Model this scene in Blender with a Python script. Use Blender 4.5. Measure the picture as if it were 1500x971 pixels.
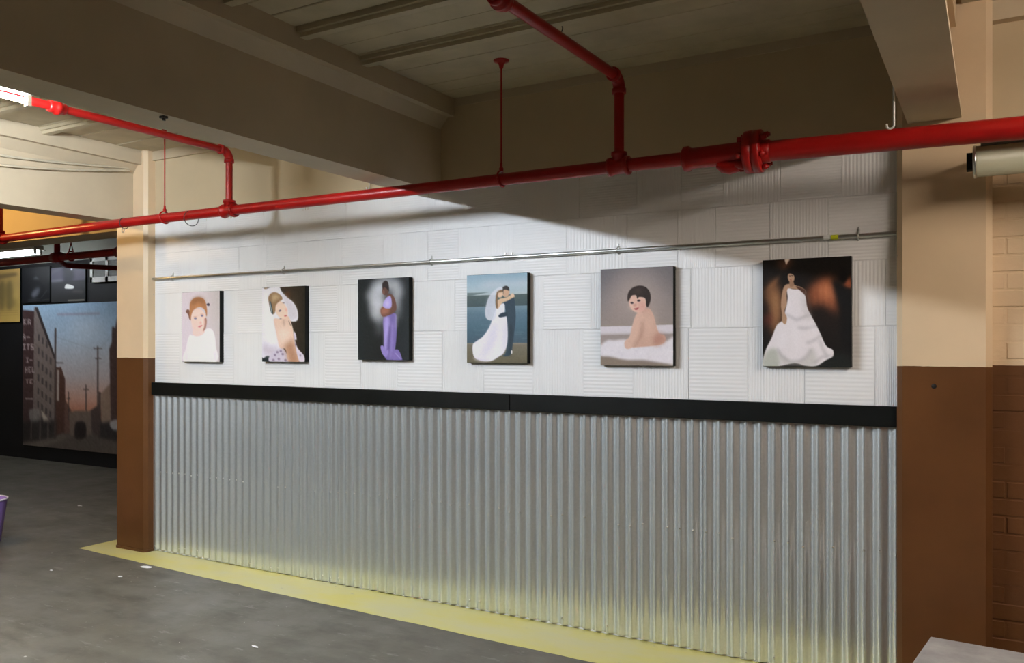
import bpy, math, random
import numpy as np
from mathutils import Vector, Matrix
R = random.Random(11)
S = bpy.context.scene
COL = S.collection
for o in list(bpy.data.objects): bpy.data.objects.remove(o)

# ------------------------------------------------------------------ camera, world, exposure
D = 4.197            # distance from camera to the display wall plane
PSI = math.radians(29.904)
cam = bpy.data.cameras.new('camera'); cam.sensor_width = 36; cam.lens = 36*1226.8/1500
cam.shift_y = (507.3-485.5)/1500; cam.clip_start = .05; cam.clip_end = 100
co = bpy.data.objects.new('camera', cam); COL.objects.link(co)
co.location = (0, 0, 1.56); co.rotation_euler = (math.pi/2, 0, PSI); S.camera = co
w = bpy.data.worlds.new('world'); S.world = w; w.use_nodes = True
w.node_tree.nodes['Background'].inputs[0].default_value = (0, 0, 0, 1)
w.node_tree.nodes['Background'].inputs[1].default_value = 0
S.view_settings.view_transform = 'Standard'; S.view_settings.look = 'None'
S.view_settings.gamma = 1; S.view_settings.use_curve_mapping = False
S.view_settings.exposure = 0.1
# lamps of the place: (x, y0, y1, z, strength, colour); the tubes are built with the fixtures below
TUBE_LEFT, TUBE_RIGHT, TUBE_FAR, LAMP_WARM = 840, 108, 22, 650
COOL, WARM = (.84, .915, 1.0), (1.0, .87, .76)

# ------------------------------------------------------------------ materials
def lin(c):
    c = np.asarray(c, float)/255
    return np.where(c <= .04045, c/12.92, ((c+.055)/1.055)**2.4)
class NT:
    def __init__(s, name):
        s.m = bpy.data.materials.new(name); s.m.use_nodes = True; s.t = s.m.node_tree
        s.b = s.t.nodes['Principled BSDF']; s.geo = None
    def n(s, typ, **kw):
        x = s.t.nodes.new(typ)
        for k, v in kw.items(): setattr(x, k, v)
        return x
    def l(s, a, b): s.t.links.new(a, b)
    def pos(s, scale=(1, 1, 1), obj=False):
        src = s.n('ShaderNodeTexCoord').outputs['Object'] if obj else s.n('ShaderNodeNewGeometry').outputs['Position']
        mp = s.n('ShaderNodeMapping'); mp.inputs['Scale'].default_value = scale
        s.l(src, mp.inputs['Vector']); return mp.outputs[0]
    def noise(s, scale, detail=4, rough=.55, mscale=(1, 1, 1), obj=False):
        x = s.n('ShaderNodeTexNoise'); x.inputs['Scale'].default_value = scale
        x.inputs['Detail'].default_value = detail; x.inputs['Roughness'].default_value = rough
        s.l(s.pos(mscale, obj), x.inputs['Vector']); return x.outputs['Fac']
    def ramp(s, fac, p0, p1, c0=(0, 0, 0, 1), c1=(1, 1, 1, 1)):
        x = s.n('ShaderNodeValToRGB'); e = x.color_ramp.elements
        e[0].position = p0; e[1].position = p1
        e[0].color = tuple(c0)[:3]+(1,); e[1].color = tuple(c1)[:3]+(1,)
        s.l(fac, x.inputs[0]); return x.outputs[0]
    def mix(s, fac, a, b, typ='MIX'):
        x = s.n('ShaderNodeMix', data_type='RGBA', blend_type=typ)
        if isinstance(fac, (int, float)): x.inputs[0].default_value = fac
        else: s.l(fac, x.inputs[0])
        for v, i in ((a, 6), (b, 7)):
            if hasattr(v, 'is_linked'): s.l(v, x.inputs[i])
            else: x.inputs[i].default_value = tuple(v)[:3]+(1,)
        return x.outputs[2]
    def bump(s, h, strength=.2, dist=.01):
        x = s.n('ShaderNodeBump'); x.inputs['Strength'].default_value = strength; x.inputs['Distance'].default_value = dist
        s.l(h, x.inputs['Height']); s.l(x.outputs[0], s.b.inputs['Normal'])
    def fin(s, col, rough=.5, metal=0, spec=.5):
        if hasattr(col, 'is_linked'): s.l(col, s.b.inputs['Base Color'])
        else: s.b.inputs['Base Color'].default_value = tuple(col)[:3]+(1,)
        if hasattr(rough, 'is_linked'): s.l(rough, s.b.inputs['Roughness'])
        else: s.b.inputs['Roughness'].default_value = rough
        s.b.inputs['Metallic'].default_value = metal; s.b.inputs['Specular IOR Level'].default_value = spec
        return s.m
def paint(name, c, var=.12, rough=.5, bump=.08, scale=3.0, metal=0, spec=.5):
    t = NT(name); c = np.array(c); nz = t.noise(scale, 6)
    col = t.ramp(nz, .3, .72, c*(1-var), np.minimum(c*(1+var), 1))
    if bump: t.bump(t.noise(scale*25, 3), bump, .004)
    return t.fin(col, rough, metal, spec)
def two_tone(name, low, high, z, rough=.4, chips=True, jit=.004, bump=.1):
    t = NT(name); low = np.array(low); high = np.array(high)
    sep = t.n('ShaderNodeSeparateXYZ'); g = t.n('ShaderNodeNewGeometry'); t.l(g.outputs['Position'], sep.inputs[0])
    nz = t.n('ShaderNodeMath', operation='MULTIPLY_ADD'); t.l(t.noise(14, 2), nz.inputs[0])
    nz.inputs[1].default_value = jit*2; t.l(sep.outputs[2], nz.inputs[2])
    gt = t.n('ShaderNodeMath', operation='GREATER_THAN'); t.l(nz.outputs[0], gt.inputs[0]); gt.inputs[1].default_value = z+jit
    a = t.ramp(t.noise(2.3, 5), .3, .75, low*.82, low*1.15); b = t.ramp(t.noise(1.7, 5), .3, .75, high*.9, np.minimum(high*1.07, 1))
    col = t.mix(gt.outputs[0], a, b)
    if chips:
        col = t.mix(t.ramp(t.noise(9, 5, .65), .735, .75), col, (.45, .4, .33))
    t.bump(t.noise(40, 4), bump, .006)
    return t.fin(col, rough, 0, .25)
M = {}
CREAM, BROWN = (.68, .52, .34), (.105, .043, .014)
M['beam'] = paint('beam_paint', (.52, .43, .30), .10, .6, .10, 2.0)
M['wallbeige'] = paint('beige_plaster', (.56, .45, .29), .08, .65, .1, 1.5)
M['ceil'] = paint('ceiling_boards', (.48, .41, .28), .14, .6, .12, 5)
M['ceilback'] = paint('ceiling_backing', (.48, .41, .28), .1, .8, 0)
M['batten'] = paint('batten_paint', (.48, .41, .28), .1, .5, .05, 6)
M['column'] = two_tone('column_paint', BROWN, CREAM, 1.472, .38)
M['brick'] = two_tone('brick_paint', BROWN, CREAM, 1.478, .45, False, .003, .25)
M['mortar'] = two_tone('joint_paint', BROWN, CREAM, 1.478, .6, False, .003, .4)
M['white'] = paint('white_wall_paint', (.80, .80, .80), .03, .55, .05, 2)
M['tile'] = paint('white_tile_paint', (.83, .83, .83), .035, .5, .05, 2.5)
M['black'] = paint('black_paint', (.0045, .0055, .005), .25, .5, .05, 8, 0, .15)
M['farwall'] = two_tone('far_wall_paint', (.008, .008, .009), (.33, .33, .28), 2.70, .6, False, .002)
M['red'] = paint('red_enamel', (.36, .007, .006), .12, .32, .04, 6, 0, .38)
M['redfar'] = M['red']
M['plainwhite'] = paint('white_enamel', (.78, .77, .72), .05, .4, 0, 5)
M['steel'] = paint('galvanised_steel', (.60, .61, .60), .1, .3, .03, 14, 1)
M['darkmetal'] = paint('dark_metal', (.05, .05, .05), .2, .5, 0, 10, .3)
M['hole_shade'] = paint('painted_hole_shade', (.01, .008, .006), .1, .9, 0)  # near-black colour stands for the shade inside a bolt recess
M['casing'] = paint('beige_casing', (.44, .44, .32), .07, .42, .03, 4)
M['greenplate'] = paint('grey_green_plate', (.13, .15, .12), .3, .5, .1, 20)
M['concrete'] = paint('block_concrete', (.33, .32, .31), .22, .8, .3, 9)
M['purple'] = paint('purple_plastic', (.27, .17, .50), .05, .4, 0, 4)
M['purplerim'] = paint('pale_plastic', (.75, .72, .80), .05, .4, 0, 4)
M['paper'] = paint('paper', (.8, .8, .8), .05, .7, 0, 20)
M['yellowtape'] = paint('yellow_sticker', (.62, .66, .02), .04, .5, 0, 20)
M['greytape'] = paint('pale_sticker', (.72, .74, .74), .04, .5, 0, 20)
M['cable'] = paint('painted_cable', (.52, .46, .34), .1, .6, 0, 8)
M['pane'] = paint('grey_louvre', (.22, .22, .20), .15, .5, .2, 12)
def galv():
    t = NT('corrugated_galvanised')
    b = t.noise(70, 3, .6)
    col = t.ramp(b, .35, .7, (.76, .80, .81), (.83, .87, .88))
    t.fin(col, .52, .94)
    p2 = t.n('ShaderNodeBsdfPrincipled'); t.l(col, p2.inputs['Base Color']); p2.inputs['Metallic'].default_value = .95
    p2.inputs['Roughness'].default_value = .16
    mx = t.n('ShaderNodeMixShader'); mx.inputs[0].default_value = .5
    t.l(t.b.outputs[0], mx.inputs[1]); t.l(p2.outputs[0], mx.inputs[2])
    t.l(mx.outputs[0], t.t.nodes['Material Output'].inputs['Surface']); return t.m
M['galv'] = galv()
def concrete_floor():
    t = NT('garage_floor')
    base = t.ramp(t.noise(.9, 8, .6, (1, 1.6, 1)), .3, .72, (.080, .073, .055), (.132, .125, .103))
    st = t.ramp(t.noise(2.7, 7, .65, (1.0, 2.2, 1)), .45, .68)
    col = t.mix(st, base, (.062, .057, .043))
    col = t.mix(t.ramp(t.noise(5, 6, .7, (1, 3, 1)), .60, .72), col, (.20, .195, .175))
    col = t.mix(t.ramp(t.noise(38, 2, .5), .74, .78), col, (.45, .44, .42))
    t.bump(t.noise(22, 6, .6), .18, .006)
    return t.fin(col, t.ramp(t.noise(3, 4), .3, .7, (.42,)*3, (.62,)*3), 0, .35)
M['floor'] = concrete_floor()
def yellow_floor():
    t = NT('yellow_floor_paint')
    col = t.ramp(t.noise(2.2, 6, .6, (1, 2, 1)), .35, .65, (.52, .47, .13), (.48, .46, .24))
    col = t.mix(t.ramp(t.noise(11, 6, .7), .66, .74), col, (.30, .28, .20))
    t.bump(t.noise(22, 6, .6), .18, .006)
    return t.fin(col, .5)
M['yellow'] = yellow_floor()
def emit(name, c, s):
    t = NT(name); t.b.inputs['Base Color'].default_value = (.8, .8, .8, 1)
    t.b.inputs['Emission Color'].default_value = tuple(c)+(1,); t.b.inputs['Emission Strength'].default_value = s
    return t.m
M['tube_left'] = emit('tube_cool', COOL, TUBE_LEFT)
M['tube_right'] = emit('tube_warm', WARM, TUBE_RIGHT)
M['tube_far'] = emit('tube_far', COOL, TUBE_FAR)
M['bulb'] = emit('bulb_amber', (1, .62, .22), LAMP_WARM)
def attr_mat(name, rough=.45):
    t = NT(name); a = t.n('ShaderNodeAttribute'); a.attribute_name = 'print'
    return t.fin(a.outputs['Color'], rough, 0, .2)
M['print'] = attr_mat('canvas_print_ink', .65)
M['poster'] = attr_mat('mural_ink', .4)

# ------------------------------------------------------------------ mesh helpers
class MB:
    def __init__(s): s.v = []; s.f = []; s.sm = []
    def add(s, vs, fs, smooth=False):
        o = len(s.v); s.v += [tuple(v) for v in vs]; s.f += [tuple(i+o for i in f) for f in fs]; s.sm += [smooth]*len(fs); return s
    def box(s, x0, x1, y0, y1, z0, z1):
        return s.add([(x, y, z) for x in (x0, x1) for y in (y0, y1) for z in (z0, z1)],
                     [(0, 1, 3, 2), (4, 6, 7, 5), (0, 4, 5, 1), (2, 3, 7, 6), (0, 2, 6, 4), (1, 5, 7, 3)])
    def cbox(s, x0, x1, y0, y1, z0, z1, b):      # vertical edges chamfered
        p = [(x0+b, y0), (x1-b, y0), (x1, y0+b), (x1, y1-b), (x1-b, y1), (x0+b, y1), (x0, y1-b), (x0, y0+b)]
        return s.prism(p, z0, z1)
    def prism(s, p, z0, z1):
        n = len(p)
        return s.add([(x, y, z0) for x, y in p]+[(x, y, z1) for x, y in p],
                     [(i, (i+1) % n, n+(i+1) % n, n+i) for i in range(n)]+[tuple(range(n-1, -1, -1)), tuple(range(n, 2*n))])
    def bevbox(s, x0, x1, y0, y1, z0, z1, b):    # front (y0) face bevelled all round
        vs = [(x0, y1, z0), (x1, y1, z0), (x1, y1, z1), (x0, y1, z1), (x0, y0+b, z0), (x1, y0+b, z0), (x1, y0+b, z1), (x0, y0+b, z1),
              (x0+b, y0, z0+b), (x1-b, y0, z0+b), (x1-b, y0, z1-b), (x0+b, y0, z1-b)]
        fs = [(3, 2, 1, 0)]
        for a in (0, 4):
            for i in range(4):
                j = (i+1) % 4; fs.append((a+i, a+j, a+4+j, a+4+i))
        fs.append((8, 9, 10, 11)); return s.add(vs, fs)
    def tube(s, pts, r, n=16, cap=True):
        pts = [Vector(p) for p in pts]; m = len(pts)
        rs = [r]*m if isinstance(r, (int, float)) else list(r)
        t0 = (pts[1]-pts[0]).normalized()
        up = Vector((0, 0, 1)) if abs(t0.z) < .9 else Vector((1, 0, 0))
        a = t0.cross(up).normalized(); vs = []; fs = []; pt = t0
        for i, p in enumerate(pts):
            tv = (pts[min(i+1, m-1)]-pts[max(i-1, 0)])
            tv = tv.normalized() if tv.length > 1e-9 else pt
            a = (a-tv*a.dot(tv)).normalized(); b = tv.cross(a); pt = tv
            for k in range(n):
                th = 2*math.pi*k/n; vs.append(p+(a*math.cos(th)+b*math.sin(th))*rs[i])
        for i in range(m-1):
            for k in range(n):
                k2 = (k+1) % n; fs.append((i*n+k, i*n+k2, (i+1)*n+k2, (i+1)*n+k))
        s.add(vs, fs, True)
        if cap: s.add(vs[:n], [tuple(range(n-1, -1, -1))]); s.add(vs[-n:], [tuple(range(n))])
        return s
    def prof(s, p0, axis, prof, n=20):           # lathe along axis: prof=[(t, r)], sharp steps
        p0 = Vector(p0); ax = Vector(axis).normalized()
        up = Vector((0, 0, 1)) if abs(ax.z) < .9 else Vector((1, 0, 0))
        a = ax.cross(up).normalized(); b = ax.cross(a); vs = []; fs = []
        for t, r in prof:
            for k in range(n):
                th = 2*math.pi*k/n; vs.append(p0+ax*t+(a*math.cos(th)+b*math.sin(th))*max(r, 1e-5))
        for i in range(len(prof)-1):
            for k in range(n):
                k2 = (k+1) % n; fs.append((i*n+k, (i+1)*n+k, (i+1)*n+k2, i*n+k2))
        s.add(vs, fs, True); s.add(vs[:n], [tuple(range(n))]); s.add(vs[-n:], [tuple(range(n-1, -1, -1))]); return s
    def ring(s, c, axis, rad, r, n=24, k=8, a0=0, a1=2*math.pi):
        ax = Vector(axis).normalized(); up = Vector((0, 0, 1)) if abs(ax.z) < .9 else Vector((1, 0, 0))
        a = ax.cross(up).normalized(); b = ax.cross(a)
        return s.tube([Vector(c)+(a*math.cos(a0+(a1-a0)*i/n)+b*math.sin(a0+(a1-a0)*i/n))*rad for i in range(n+1)], r, k)
    def mesh(s, name):
        me = bpy.data.meshes.new(name); me.from_pydata(s.v, [], s.f)
        me.polygons.foreach_set('use_smooth', s.sm); me.update()
        bm_fix(me); return me
    def build(s, name, mat, parent=None):
        me = s.mesh(name); me.materials.append(M[mat] if isinstance(mat, str) else mat)
        return link(name, me, parent)
def bm_fix(me):
    import bmesh
    b = bmesh.new(); b.from_mesh(me); bmesh.ops.recalc_face_normals(b, faces=b.faces); b.to_mesh(me); b.free()
def link(name, me, parent=None):
    o = bpy.data.objects.new(name, me); COL.objects.link(o)
    if parent is not None:
        o.parent = parent
        o.matrix_parent_inverse = Matrix.LocRotScale(parent.location, parent.rotation_euler, parent.scale).inverted() if parent.type == 'EMPTY' else Matrix()
    return o
def tag(o, label, cat, group=None):
    o['label'] = label; o['category'] = cat
    if group: o['group'] = group
    return o
def thing(name, label, cat, loc=(0, 0, 0), group=None):
    o = bpy.data.objects.new(name, None); COL.objects.link(o); o.location = loc; o.empty_display_size = .1
    return tag(o, label, cat, group)
def struct(o, label=None):
    o['kind'] = 'structure'
    if label: o['label'] = label
    return o

# ------------------------------------------------------------------ structure
XL, XR, YB, YF, ZC = -15.0, 4.5, -7.0, 6.75, 3.03
floor = struct(MB().box(XL-.2, XR+.2, YB-.2, YF+.2, -.15, 0).build('floor', 'floor'), 'stained grey-brown concrete garage floor')
pts = []
edge = [(-6.13, 4.9), (-6.131, 3.945), (-5.6, 3.915), (-4.614, 3.868), (-3.7, 3.838), (-2.859, 3.812), (-1.708, 3.782), (-.9, 3.765), (.0, 3.75)]
poly = []
for (xa, ya), (xb, yb) in zip(edge[:-1], edge[1:]):
    for k in range(12):
        t = k/12; poly.append((xa+(xb-xa)*t, ya+(yb-ya)*t+(R.uniform(-.004, .004) if xa > -6.12 else 0)))
poly.append(edge[-1]); poly += [(0, 4.3), (-5.0, 4.3), (-5.5, 4.9)]
b = MB(); b.prism(poly, -.002, .0012); yb = b.build('painted_border', 'yellow', floor); yb['label'] = 'worn yellow paint band along the foot of the wall'

ceiling = struct(MB().box(XL-.2, XR+.2, YB-.2, YF+.2, ZC+.03, ZC+.25).build('ceiling', 'ceilback'), 'painted board ceiling')
# boards run along the wall, between the cross beams; each board is a piece
PW = .147
bays = [(-8.75, -5.89), (-5.71, -3.11), (-2.91, -.33), (-.12, 2.6)]
for bi, (x0, x1) in enumerate(bays):
    meshes = []
    for k in range(2):
        meshes.append(MB().bevbox(-.5, .5, -.5, .5, -.5, .5, .0).mesh('board'))
    bb = MB(); L = x1-x0
    # board mesh: lower edges eased
    e = .004; wv = PW/2-.0016
    prof = [(-wv, .02), (-wv, e), (-wv+e, 0), (wv-e, 0), (wv, e), (wv, .02)]
    n = len(prof); bb.add([(xx, y, z) for xx in (x0, x1) for y, z in prof],
                          [(i, i+1, n+i+1, n+i) for i in range(n-1)]+[(n-1, 0, n, 2*n-1), tuple(range(n-1, -1, -1)), tuple(range(n, 2*n))])
    me = bb.mesh('board'); me.materials.append(M['ceil'])
    for j in range(30):
        yc = 4.19-PW/2-j*PW
        o = link('board', me, ceiling); o.location = (0, yc, ZC+.012+R.choice([0, .003, -.002, .006])); o.rotation_euler = (R.uniform(-.008, .008), 0, 0)
# plain boarded ceiling elsewhere
for x0, x1, y0, y1 in ((XL, -8.75, -.22, 4.19), (2.6, XR, -.22, 4.19), (XL, XR, YB, -.22), (XL, XR, 4.4, YF)):
    MB().box(x0, x1, y0, y1, ZC+.012, ZC+.05).build('board', 'ceil', ceiling)
for x0, x1 in bays[:3]:
    for yc in (3.36, 2.915, 2.47, 2.03, 1.59):
        MB().box(x0, x1, yc-.022, yc+.022, ZC-.028, ZC+.02).box(x0, x1, yc-.04, yc-.02, ZC-.008, ZC+.02).build('batten', 'batten', ceiling)

wall = struct(MB().box(-5.75, -.15, D, D+.22, 0, 2.53).build('wall_back', 'white'), 'long display wall between two columns')
# girder over the wall line and the beams across
girder = struct(MB().box(XL, XR, D-.006, D+.26, 2.475, ZC+.06).build('girder', 'wallbeige'), 'beige girder running along above the display wall')
MB().box(-5.56, -3.11, D-.03, D, ZC-.055, ZC+.02).build('ledger', 'beam', girder)
MB().box(-2.91, -.33, D-.012, D, ZC-.03, ZC+.02).build('ledger', 'beam', girder)
MB().box(-.02, 2.6, D-.06, D, ZC-.075, ZC+.02).build('ledger', 'beam', girder)
def beam(x0, x1, z, label, ledR=True, ledL=True, mat='beam'):
    o = struct(MB().box(x0, x1, YB, D+.01, z, ZC+.06).build('ceiling_beam', mat), label)
    m = MB()
    if ledR:
        m.prism([(x1-.005, YB), (x1+.10, YB), (x1+.10, D-.012), (x1-.005, D-.012)], ZC-.09, ZC+.015)
        m.build('ledger', mat, o)
        # chamfered fillet below the ledger
        f = MB(); f.add([(x1-.005, YB, ZC-.085), (x1+.06, YB, ZC-.085), (x1-.005, YB, ZC-.16), (x1-.005, D-.012, ZC-.085), (x1+.06, D-.012, ZC-.085), (x1-.005, D-.012, ZC-.16)],
                        [(0, 1, 2), (3, 5, 4), (0, 3, 4, 1), (1, 4, 5, 2), (0, 2, 5, 3)]); f.build('fillet', mat, o)
    if ledL:
        MB().box(x0-.09, x0+.005, YB, D-.012, ZC-.07, ZC+.015).build('ledger', mat, o)
    return o
bm_mid = beam(-3.11, -2.907, 2.498, 'deep cross beam meeting the display wall at mid-length')
bm_left = beam(-5.90, -5.70, 2.506, 'cross beam carried by the far column')
bm_right = beam(-.33, -.215, 2.555, 'cross beam carried by the near column', False, False)
MB().box(-.332, -.12, YB, D+.008, 2.55, 2.572).build('bottom_plate', 'beam', bm_right)
MB().box(-.22, -.14, YB, 4.06, ZC-.10, ZC+.015).build('ledger', 'column', bm_right)
struct(MB().box(-8.95, -8.75, YB, D+.01, 2.5, ZC+.06).build('ceiling_beam', 'beam'), 'cross beam beyond the far column')
struct(MB().box(2.6, 2.8, YB, D+.01, 2.5, ZC+.06).build('ceiling_beam', 'beam'), 'cross beam past the brick wall')
MB().box(-2.945, -2.92, 2.24, 2.262, 2.489, 2.50).box(-2.935, -2.928, 2.245, 2.257, 2.480, 2.492).build('clip', 'darkmetal', bm_mid)
# columns
def column(x0, x1, label):
    o = struct(MB().cbox(x0, x1, 4.105, D+.24, 0, ZC+.03, .024).build('column', 'column'), label)
    MB().cbox(x0-.004, x1+.004, 4.099, D+.2, 0, .02, .024).build('foot_smear', 'column', o)
    return o
cl = column(-5.92, -5.557, 'brown and cream painted column at the far end of the wall')
cr = column(-.377, -.005, 'brown and cream painted column beside the brick wall')
MB().prof((-.227, 4.107, 1.385), (0, -1, 0), [(0, .0105), (.0035, .0105), (.0035, .001)], 14).build('hole_shade_disc', 'hole_shade', cr)  # raised flat disc, no recess: shade of a bolt opening painted as colour
# brick wall, one object per brick
wr = struct(MB().box(-.08, 2.7, D-.0025, D+.25, 0, 2.49).build('wall_right', 'mortar'), 'painted brick wall, brown below and cream above')
bms = []
for k in range(4):
    m = MB(); e = .004
    jx = [R.uniform(-.002, .002) for _ in range(4)]
    m.bevbox(-.1015+jx[0], .1015+jx[1], -.010+jx[2]*.6, .02, -.0355+jx[3]*.5, .0355, e); me = m.mesh('brick'); me.materials.append(M['brick']); bms.append(me)
CH = .0752
for r in range(33):
    x = -.06-(.104 if r % 2 else 0)
    while x < 1.5:
        if x+.0985 > -.02:
            o = link('brick', R.choice(bms), wr); o.location = (x, D+.005+R.uniform(-.002, .003), .037+r*CH); o.rotation_euler = (0, R.uniform(-.006, .006), R.uniform(-.008, .008))
        x += .208
# outer walls
struct(MB().box(XL, XR, YF, YF+.2, 0, ZC+.1).build('wall_far', 'farwall'), 'black far wall behind the opening')
struct(MB().box(XL-.2, XL, YB, YF, 0, ZC+.1).build('wall_left', 'wallbeige'))
struct(MB().box(XR, XR+.2, YB, YF, 0, ZC+.1).build('wall_side', 'column'))
struct(MB().box(XL, XR, YB-.2, YB, 0, ZC+.1).build('wall_rear', 'column'))
struct(MB().box(-5.75, -5.6, D+.2, YF, 0, ZC+.05).build('wall_partition', 'farwall'))

# ------------------------------------------------------------------ ribbed white tiles (pieces of the wall)
def ribbed(horizontal):
    N, K = 19, 6; A = .00055; m = MB(); vs = []; n = N*K+1
    for j in (0, 1):
        for i in range(n):
            t = i/(n-1)-.5
            y = -.006-A*math.sin(2*math.pi*i/K)
            vs.append((t, y, j-.5) if not horizontal else (j-.5, y, t))
    m.add(vs, [(i, i+1, n+i+1, n+i) for i in range(n-1)], True)
    m.add([(a, y, c) for a, c in ((-.5, -.5), (.5, -.5), (.5, .5), (-.5, .5)) for y in (-.0045, .004)],
          [(0, 2, 3, 1), (2, 4, 5, 3), (4, 6, 7, 5), (6, 0, 1, 7)])
    me = m.mesh('ribbed_tile'); me.materials.append(M['tile']); return me
tv, th = ribbed(False), ribbed(True)
rows = [(1.27, 1.655), (1.655, 1.96), (1.96, 2.265), (2.265, 2.53)]
for ri, (z0, z1) in enumerate(rows):
    x = -5.557; k = ri
    seams = {3: [-3.985, -3.66, -3.282, -3.0, -2.714, -2.359, -1.983, -1.646, -1.40, -1.182, -.9, -.62], 2: [-3.69, -3.35, -3.003, -2.782, -2.40, -2.06, -1.70, -1.42, -1.22, -.952, -.679]}.get(ri, [])
    xs = [x]
    while xs[-1] < -.36:
        nx = xs[-1]+R.uniform(.27, .34)
        nxt = [s_ for s_ in seams if s_ > xs[-1]+.12]
        if nxt and abs(nxt[0]-nx) < .17: nx = nxt[0]
        xs.append(nx)
    xs[-1] = -.30
    for xa, xb in zip(xs[:-1], xs[1:]):
        if xb-xa < .02: continue
        horiz = (k % 2 == 0); k += 1
        o = link('ribbed_tile', th if horiz else tv, wall)
        o.location = ((xa+xb)/2, D-.0005-R.uniform(0, .0022), (z0+z1)/2); o.scale = (xb-xa-.0015, 1, z1-z0-.0015)
        o.rotation_euler = (R.uniform(-.004, .004), 0, R.uniform(-.004, .004))

# ------------------------------------------------------------------ corrugated wainscot
wc = thing('corrugated_wainscot', 'shiny corrugated galvanised metal sheeting covering the lower display wall', 'wall panel', (-2.9, D, 0))
PITCH, NP = .0678, 9
def sheet_mesh(np_):
    K = 14; n = np_*K+1; A = .0095; vs = []; m = MB()
    for y_off in (0, .0016):
        for z in (0, .42, .84, 1.21):
            for i in range(n):
                s_ = [0, .44, .80, .985, .985, .80, .44, 0, -.44, -.80, -.985, -.985, -.80, -.44][i % K]
                vs.append((i*PITCH/K, -A*s_+y_off, z))
    fs = []
    for j in range(3):
        for i in range(n-1): fs.append((j*n+i, j*n+i+1, (j+1)*n+i+1, (j+1)*n+i))
    for j in range(4, 7):
        for i in range(n-1): fs.append((j*n+i, (j+1)*n+i, (j+1)*n+i+1, j*n+i+1))
    m.add(vs, fs, True)
    for j in (0, 3): m.add(vs[j*n:(j+1)*n]+vs[(4+j)*n:(5+j)*n], [(i, n+i, n+i+1, i+1) for i in range(n-1)])
    me = m.mesh('corrugated_sheet'); me.materials.append(M['galv']); return me
sm = sheet_mesh(NP)
screw = MB().prof((0, 0, 0), (0, -1, 0), [(0, .0055), (.0016, .0055), (.0018, .0038), (.0048, .0034), (.005, .001)], 10).mesh('screw'); screw.materials.append(M['steel'])
x = -5.555; i = 0; YS = D-.0130
while x < -.36:
    np_ = NP if x+NP*PITCH < -.25 else max(2, int((-.30-x)/PITCH)+1)
    me = sm if np_ == NP else sheet_mesh(np_)
    o = link('corrugated_sheet', me, wc); o.location = (x, YS-.0012*(i % 2), .012+R.uniform(-.004, .004))
    o.rotation_euler = (R.uniform(-.0015, .0015), R.uniform(-.0022, .0022), R.uniform(-.003, .003))
    for zr in (.60, .035):
        for c in range(np_):
            if R.random() < (.62 if zr > .1 else .3):
                q = bpy.data.objects.new('screw', screw); COL.objects.link(q); q.parent = o
                q.location = ((c+.25)*PITCH, -.0095, zr+R.uniform(-.012, .012))
    x += NP*PITCH; i += 1
# thin flat closing flashing by the far column
MB().box(-5.558, -5.535, D-.0225, D-.004, .005, 1.21).build('edge_flashing', 'galv', wc)
# black cap board in two lengths
tr = struct(MB().box(-5.575, -.33, D-.02, D+.004, 1.20, 1.272).build('trim_1', 'black'), 'black board capping the corrugated metal')
def board(xa, xb, za, zb, yf):
    o = MB().bevbox(xa, xb, yf, D-.018, 1.192, 1.287, .003).build('cap_board', 'black', tr); o.rotation_euler = (0, 0, 0); return o
board(-5.575, -2.408, 0, 0, D-.040); board(-2.404, -.335, 0, 0, D-.043)

# ------------------------------------------------------------------ hanging rail (steel conduit)
rail = thing('hanging_rail', 'slim galvanised steel conduit rail fixed along the white wall above the prints', 'rail', (-2.9, D, 2.07))
ZR, YR = 2.074, D-.024
MB().tube([(-5.57, YR, ZR), (-2.42, YR, ZR)], .0105, 14).build('tube', 'steel', rail)
MB().tube([(-2.43, YR, ZR), (-.34, YR, ZR)], .0105, 14).build('tube', 'steel', rail)
cp = MB().prof((-2.46, YR, ZR), (1, 0, 0), [(0, .0135), (.078, .0135)], 16); cp.build('coupling', 'steel', rail)
for xx in (-2.443, -2.4): MB().prof((xx, YR, ZR+.010), (0, 0, 1), [(0, .005), (.016, .005)], 8).build('set_screw', 'steel', rail)
for xx in (-5.346, -4.203, -2.973, -1.748, -.546):
    m = MB(); m.tube([(xx, D-.004, ZR+.042), (xx, D-.010, ZR+.024), (xx, YR-.0125, ZR+.006), (xx, YR-.0125, ZR-.006), (xx, D-.012, ZR-.018), (xx, D-.004, ZR-.020)], .0035, 8)
    m.box(xx-.005, xx+.005, D-.010, D-.002, ZR+.012, ZR+.036)
    st = m.build('strap', 'steel', rail)
    MB().prof((xx, D-.011, ZR+.033), (0, -1, 0), [(0, .004), (.003, .003)], 8).build('screw', 'steel', st)
def sleeve(xa, xb, mat, nm):
    MB().prof((xa, YR, ZR), (1, 0, 0), [(0, .0112), (xb-xa, .0112)], 16).build(nm, mat, rail)
sleeve(-.697, -.668, 'greytape', 'pale_sticker'); sleeve(-.664, -.632, 'yellowtape', 'yellow_sticker')

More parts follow.
